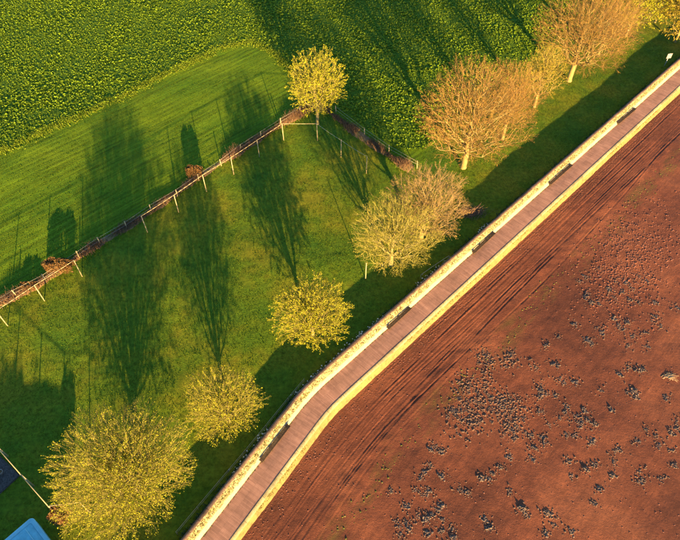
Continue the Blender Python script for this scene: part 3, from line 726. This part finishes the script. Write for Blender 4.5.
# ------------------------------------------------------------------ weed clumps on the beach
def lump(seed):
    """low ragged heap: overlapping crumpled lobes and loose fronds."""
    g = np.random.default_rng(seed); V = []; F = []
    for k in range(g.integers(9, 15)):
        c = np.array([np.clip(g.normal(0, .21), -.36, .36), np.clip(g.normal(0, .15), -.26, .26), -.01]); r = np.array([.06+.10*g.random(), .05+.08*g.random(), .05+.09*g.random()])
        th = g.random()*3.14; b = len(V); seg, rings = 6, 2; V.append(c+np.array([g.normal(0, .03), g.normal(0, .03), r[2]]))
        for i in range(rings):
            ph = (i+1)/rings*1.6
            for j in range(seg):
                t = 2*math.pi*(j+.5*(i % 2))/seg; q = 1+g.normal(0, .33)
                x, y = r[0]*math.sin(ph)*math.cos(t)*q, r[1]*math.sin(ph)*math.sin(t)*q
                V.append(c+np.array([x*math.cos(th)-y*math.sin(th), x*math.sin(th)+y*math.cos(th), r[2]*math.cos(ph)*abs(q)]))
        for j in range(seg): F.append([b, b+1+j, b+1+(j+1) % seg])
        for i in range(rings-1):
            for j in range(seg):
                p = b+1+i*seg+j; q = b+1+i*seg+(j+1) % seg; F += [[p, p+seg, q+seg], [p, q+seg, q]]
    b = len(V); V.append(np.array([0, 0, .06]))                # low mat that holds the lobes together
    for j in range(12): V.append(np.array([math.cos(j*.5236)*.46*g.uniform(.75, 1.15), math.sin(j*.5236)*.34*g.uniform(.75, 1.15), -.02]))
    for j in range(12): F.append([b, b+1+j, b+1+(j+1) % 12])
    for k in range(16):
        t = g.random()*6.28; p = np.array([g.uniform(-.27, .27), g.uniform(-.2, .2), .015]); d = np.array([math.cos(t), math.sin(t), g.uniform(.1, .8)])*g.uniform(.08, .2); w_ = np.array([-math.sin(t), math.cos(t), 0])*.03
        b = len(V); V += [p-w_, p+w_, p+d]; F.append([b, b+1, b+2])
    return np_mesh('weed_clump', np.array(V), np.array(F))
LUMPS = [lump(60+i) for i in range(7)]
for m in LUMPS: m.materials.append(M['weed'])
R9 = [(253,22),(305,12),(318,16),(325,55),(338,66),(270,70),(266,88),(270,104),(284,100),(310,103),(372,65),(445,88),(525,93),(548,90),(550,108),(550,28),(568,30),(530,22),(500,40),(265,152),(345,135),(340,152),(325,170),(375,165),(400,150),(385,195),(390,180),(410,178),(430,190),(345,218),(370,220),(295,190),(275,225),(280,245),(417,243),(425,235),(250,258),(240,222),(175,283),(245,293),(347,290),(355,298),(360,340),(405,322),(430,308),(490,268),(487,300),(500,262),(485,340),(443,377),(562,327),(567,358),(572,350),(630,348),(582,205),(610,222),(655,215),(672,200),(672,180),(555,238),(620,250),(660,265),(668,310),(92,350),(125,335),(115,348),(40,388),(25,382),(55,394),(178,388),(150,318),(212,435),(228,460),(218,445),(300,455),(312,482),(290,450),(103,467),(117,495),(8,497),(12,525),(285,515),(362,507),(428,423),(185,205),(190,230),(480,145),(640,108)]
R8 = [(625,255),(610,265),(640,270),(590,330),(580,345),(605,310),(600,385),(595,400),(640,345),(535,430),(610,455),(625,440),(595,470),(520,490),(505,475),(535,480),(570,460),(640,430),(490,385),(565,385),(645,470),(520,515),(545,500),(675,150),(600,510),(640,505)]
R6 = [(400,345),(408,335),(500,430),(515,440),(525,420),(540,460),(580,450),(610,400),(625,430),(600,410),(410,478),(420,485),(405,470),(320,465),(285,488),(370,425),(435,437),(485,410),(420,362),(440,365),(560,360),(525,490),(585,490),(675,375),(605,360),(450,450),(110,520),(180,518),(385,300),(400,285),(470,320),(490,300),(510,330),(530,350),(485,345),(540,320),(520,300),(560,285),(580,295),(440,260)]
spots = []
for L, ox, oy, gnm in ((R9, 450, 360, 0), (R8, 225, 360, 1), (R6, 450, 180, 2)):
    for (x, y) in L: spots.append((ox+x/2.956, oy+y/2.956, 0, gnm))
g = np.random.default_rng(5)
LOBES = [(467, 414, 10, 12, 34), (504, 404, 12, 7, 30), (512, 424, 7, 8, 16), (487, 386, 5, 9, 10), (483, 360, 6, 7, 9), (464, 383, 7, 5, 8), (508, 361, 8, 5, 8)]
for cx0, cy0, ax0, ay0, k0 in LOBES:                           # crowded patches left of the scattered clumps
    for k in range(k0): spots.append((cx0+g.normal(0, ax0), cy0+g.normal(0, ay0), 1, 3))
def zone(x, y, gn):
    if gn == 3: return ('small dark weed clump in the crowded patch beside the tyre tracks', 'crowded weed clumps')
    if gn == 1: return ('dark weed clump at the bottom edge, near the tyre tracks', 'weed clumps near the tracks') if y > 480 else ('dark weed clump between the tyre tracks and the crowded patch', 'weed clumps beside the tracks')
    if gn == 2: return ('dark weed clump on the lower rim of the stony patch', 'weed clumps rimming the stony patch') if x < 615 else ('dark weed clump between the stony patch and the right edge', 'weed clumps right of the stony patch')
    if x > 640 and y > 420: return ('dark weed clump at the right edge below the driftwood', 'weed clumps below the driftwood')
    if x > 600 and y <= 420: return ('dark weed clump just left of the bleached driftwood', 'weed clumps left of the driftwood')
    if y > 490: return ('dark weed clump in the bottom right part of the beach, near the lower edge', 'weed clumps along the lower edge')
    if y > 440: return ('dark weed clump lying loose below the crowded patch', 'weed clumps below the crowded patch')
    return ('dark weed clump lying loose between the crowded patch and the driftwood', 'loose weed clumps mid beach')
for i, (x, y, small, gn) in enumerate(spots[:298]):
    p = BG(x, y); sc = (random.uniform(.45, .75) if small else random.uniform(.75, 1.25)); lb, gr = zone(x, y, gn)
    o = link('weed_clump', LUMPS[i % 7], None, label=lb, cat='seaweed', group=gr, loc=(p[0], p[1], p[2]-.02), rz=random.random()*6.28)
    o.scale = (sc, sc*random.uniform(.8, 1.1), sc*random.uniform(.5, .85))

def pebbles(name, pts, size, label, seed, mat='stone', cat='stones'):
    g = np.random.default_rng(seed); n = len(pts); t5 = np.arange(5)*2*np.pi/5; base = np.vstack([np.column_stack([np.cos(t5), np.sin(t5), -.2+0*t5]), np.column_stack([.72*np.cos(t5+.5), .72*np.sin(t5+.5), .75+0*t5]), [[0, 0, .95]]])
    base = base*np.array([1, .85, .45]); a = g.random(n)*6.28; s = size*(.4+g.random(n)**2*1.4)
    ca, sa = np.cos(a), np.sin(a); B = base[None]*(1+g.normal(0, .18, (n, 11, 3)))*s[:, None, None]
    V = np.stack([B[..., 0]*ca[:, None]-B[..., 1]*sa[:, None], B[..., 0]*sa[:, None]+B[..., 1]*ca[:, None], B[..., 2]], -1)+pts[:, None, :]
    o = (np.arange(n)*11)[:, None]; F = np.concatenate([o+np.array([q]) for j in range(5) for q in ([j, (j+1) % 5, 5+j], [(j+1) % 5, 5+(j+1) % 5, 5+j], [5+j, 5+(j+1) % 5, 10])])
    link(name, np_mesh(name, V.reshape(-1, 3), F), M[mat], label=label, cat=cat, kind='stuff')
def beach_pts(s, v):
    x, y = beach_xy(s, v); return np.column_stack([x, y, beach_z(s, v)-.01])
n = 5200; v = PATH_W+.75+np.abs(g.normal(0, .75, n)); pebbles('pebbles', beach_pts(g.uniform(-30, 110, n), v), .05, 'small pebbles scattered along the foot of the sea wall', 71)
# stony patch, upper right of the beach, and stray stones all over
def px_pts(x, y):
    P = np.array([G(a, b, -1.15) for a, b in zip(x, y)]); P[:, 2] = beach_ground(P[:, 0], P[:, 1]); return P
n = 2600; xs = 632+g.normal(0, 26, n); ys = 262+g.normal(0, 26, n)-(xs-632)*.35; pebbles('stone_scatter', px_pts(xs, ys), .075, 'crowded patch of reddish stones on the upper beach', 72)
xs = []; ys = []
for cx0, cy0, ax0, ay0, k0 in LOBES: xs.append(cx0+g.normal(0, ax0*1.05, k0*14)); ys.append(cy0+g.normal(0, ay0*1.05, k0*14))
pebbles('weed_crumbs', px_pts(np.concatenate(xs), np.concatenate(ys)), .085, 'grey brown crumbs of weed between the crowded clumps', 73, 'crumb')
sp = np.array([(q[0], q[1]) for q in spots if q[2] == 0]); xs = np.repeat(sp[:, 0], 26)+g.normal(0, 4.2, len(sp)*26); ys = np.repeat(sp[:, 1], 26)+g.normal(0, 3.4, len(sp)*26)
pebbles('weed_litter', px_pts(xs, ys), .065, 'grey brown scraps of weed strewn round the loose clumps', 76, 'crumb')
n = 9000; pebbles('beach_grit', beach_pts(g.uniform(-30, 110, n), 4+g.random(n)*52), .05, 'scattered grit and small stones over the red beach', 74)
n = 650; ss = g.uniform(-25, 70, n); pebbles('bank_weed', beach_pts(ss, 9.6+g.normal(0, .55, n)+vnoise(ss, ss*0, 10, 3)*1.2), .07, 'dark crumbs of weed along the bank beside the tyre tracks', 75, 'ivy')

# ------------------------------------------------------------------ plants nobody could count
def blades(name, C, hgt, wid, nb, mat, label, seed, spread=.5, cat='grass', nz=None):
    g = np.random.default_rng(seed); n = len(C); k = n*nb; B = np.repeat(C, nb, axis=0)
    a = g.random(k)*6.28; ln = hgt*(.6+.8*g.random(k)); tilt = spread*(.4+g.random(k))
    d = np.column_stack([np.cos(a)*tilt, np.sin(a)*tilt, np.ones(k)]); d /= np.linalg.norm(d, axis=1, keepdims=True)
    w2 = np.column_stack([-np.sin(a), np.cos(a), np.zeros(k)])*(wid*(.6+.8*g.random(k)))[:, None]
    off = np.column_stack([np.cos(a), np.sin(a), np.zeros(k)])*wid*.3
    V = np.stack([B+off-w2, B+off+w2, B+off+d*ln[:, None]], 1).reshape(-1, 3)
    link(name, np_mesh(name, V, np.arange(k*3).reshape(-1, 3)), M[mat], label=label, cat=cat, kind='stuff')
def ground_z(x, y):
    fi = (x-gx[0])/STEP; fj = (y-gy[0])/STEP; i = np.clip(fi.astype(int), 0, len(gx)-2); j = np.clip(fj.astype(int), 0, len(gy)-2); a = fi-i; b = fj-j
    return (ZZ[i, j]*(1-a)+ZZ[i+1, j]*a)*(1-b)+(ZZ[i, j+1]*(1-a)+ZZ[i+1, j+1]*a)*b
def in_view(x, y, m=1.10):
    d = y*math.sin(TH)+CAM_H*math.cos(TH); sx = FPX*x/d; sy = FPX*(y*math.cos(TH)-CAM_H*math.sin(TH))/d
    return (np.abs(sx) < 340*m) & (np.abs(sy) < 270*m)
def scatter(n, mask, seed, box=(-85, 95, 8, 150)):
    g = np.random.default_rng(seed); x = g.uniform(box[0], box[1], n); y = g.uniform(box[2], box[3], n)
    m = in_view(x, y) & (side_land(x, y) > 1.05); x, y = x[m], y[m]; m = mask(x, y); x, y = x[m], y[m]
    return np.column_stack([x, y, ground_z(x, y)-.01])
is_crop = lambda x, y: in_poly(x, y, CROP)
is_mown = lambda x, y: in_poly(x, y, NOT_LAWN) & ~in_poly(x, y, CROP) & ~((x > 12) & (y > 60))
is_lawn = lambda x, y: ~in_poly(x, y, CROP) & ~is_mown(x, y)
C = scatter(620000, is_lawn, 81); C = C[vnoise(C[:, 0], C[:, 1], 1.1, 4) > -.25]
blades('grass', C, .080, .036, 2, 'tuft', 'short grass of the lawn and the strip under the bare trees', 82, .8)
C = scatter(520000, is_mown, 83)
blades('mown_grass', C, .080, .038, 2, 'tuft', 'short striped grass of the mown field', 84, .8)
C = scatter(165000, is_crop, 85, (-85, 95, 55, 150)); gsz = .95+vnoise(C[:, 0], C[:, 1], 3.0, 2)*.5
# crop plants: rosettes of six broad leaves
gg = np.random.default_rng(86); n = len(C); nb = 5; k = n*nb; B = np.repeat(C, nb, axis=0)+np.array([0, 0, .02])
a = gg.random(k)*6.28; s = np.repeat(.22*(.6+.6*gg.random(n))*np.clip(gsz, .5, 1.3), nb)*(.7+.5*gg.random(k)); el = .15+.75*gg.random(k)
d = np.column_stack([np.cos(a)*np.cos(el), np.sin(a)*np.cos(el), np.sin(el)]); wv = np.column_stack([-np.sin(a), np.cos(a), np.zeros(k)])*(s*.42)[:, None]
mid = B+d*(s*.65)[:, None]+np.array([0, 0, 1])*(s*.22)[:, None]; tip = B+d*(s*1.25)[:, None]
V = np.stack([B, mid-wv, tip, mid+wv], 1).reshape(-1, 3)
link('crop_plants', np_mesh('crop_plants', V, np.arange(k*4).reshape(-1, 4)), M['crop'], label='dense leafy green crop filling the upper field', cat='crop', kind='stuff')
# yellowish rough edge of the crop, along the mown strip
g = np.random.default_rng(87); E = densify(FB[:9], .12); E = E+g.normal(0, .5, E.shape); E = np.repeat(E, 10, 0)+g.normal(0, .3, (len(E)*10, 2)); E = E[in_view(E[:, 0], E[:, 1])]
blades('field_edge_grass', np.column_stack([E, ground_z(E[:, 0], E[:, 1])]), .20, .07, 2, 'edge', 'rough paler grass along the edge of the crop', 88, .7)
# rough grass along hedge banks
for P, sd_ in ((HL, 91), (HR, 92)):
    g = np.random.default_rng(sd_); E = densify(P, .08); E = np.repeat(E, 2, 0)+g.normal(0, .55, (len(E)*2, 2)); E = E[in_view(E[:, 0], E[:, 1])]
    blades('bank_grass', np.column_stack([E, np.zeros(len(E))]), .26, .05, 2, 'tuft', 'rough grass along the '+('long' if sd_ == 91 else 'short')+' hedge bank', sd_+5, .6)
# plants rooted in the wall's face, the border behind the wall and its white flowers
base = densify(rail_pts(0.0), .05); t = np.gradient(base, axis=0); t /= np.linalg.norm(t, axis=1, keepdims=True); nr = np.stack([-t[:, 1], t[:, 0]], 1)
g = np.random.default_rng(93); n = 5200; ii = g.integers(0, len(base), n)
ii = ii[vnoise(ii*.05, ii*0., 6, 1) > -.2]; n = len(ii); f = g.beta(2, 2, n)
q = base[ii]+nr[ii]*(.27+f*.36)[:, None]; C = np.column_stack([q, .44+f*.70])
blades('wall_plants', C, .075, .04, 3, 'ivy', 'small yellow green plants rooted in the wall face', 94, 1.2, 'plants')
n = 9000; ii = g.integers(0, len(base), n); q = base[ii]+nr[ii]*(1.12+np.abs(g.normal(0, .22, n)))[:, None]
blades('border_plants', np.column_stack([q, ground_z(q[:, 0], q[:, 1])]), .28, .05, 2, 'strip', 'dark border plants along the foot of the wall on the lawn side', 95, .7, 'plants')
n = 750; ii = g.integers(0, int(len(base)*.42), n); q = base[ii]+nr[ii]*(1.35+g.normal(0, .22, n))[:, None]
keep = vnoise(ii*.05, ii*0.+5, 3, 3) > -.05; q = q[keep]
pebbles('white_flowers', np.column_stack([q, ground_z(q[:, 0], q[:, 1])+.26]), .075, 'white flowers dotted along the border behind the wall', 96, 'flower', 'flowers')

# weeds and blown sand at the edges of the paving
n = 2600; ii = g.integers(0, len(base), n); ii = ii[vnoise(ii*.05, ii*0.+9, 3, 2) > .0]; n = len(ii)
q = base[ii]+nr[ii]*(-np.abs(g.normal(0, .07, n)))[:, None]
blades('paving_weeds', np.column_stack([q, np.zeros(n)]), .07, .035, 2, 'ivy', 'sparse weeds along the foot of the promenade wall', 97, 1.0, 'plants')
n = 3000; ii = g.integers(0, len(base), n); ii = ii[vnoise(ii*.05, ii*0.+4, 4, 4) > -.05]; n = len(ii)
q = base[ii]+nr[ii]*(-PATH_W-.32-np.abs(g.normal(0, .12, n)))[:, None]
blades('sea_wall_weeds', np.column_stack([q, -.16-np.abs(g.normal(0, .25, n))]), .10, .045, 2, 'ivy', 'tufts of weed hanging from the top of the sea wall', 98, 1.2, 'plants')
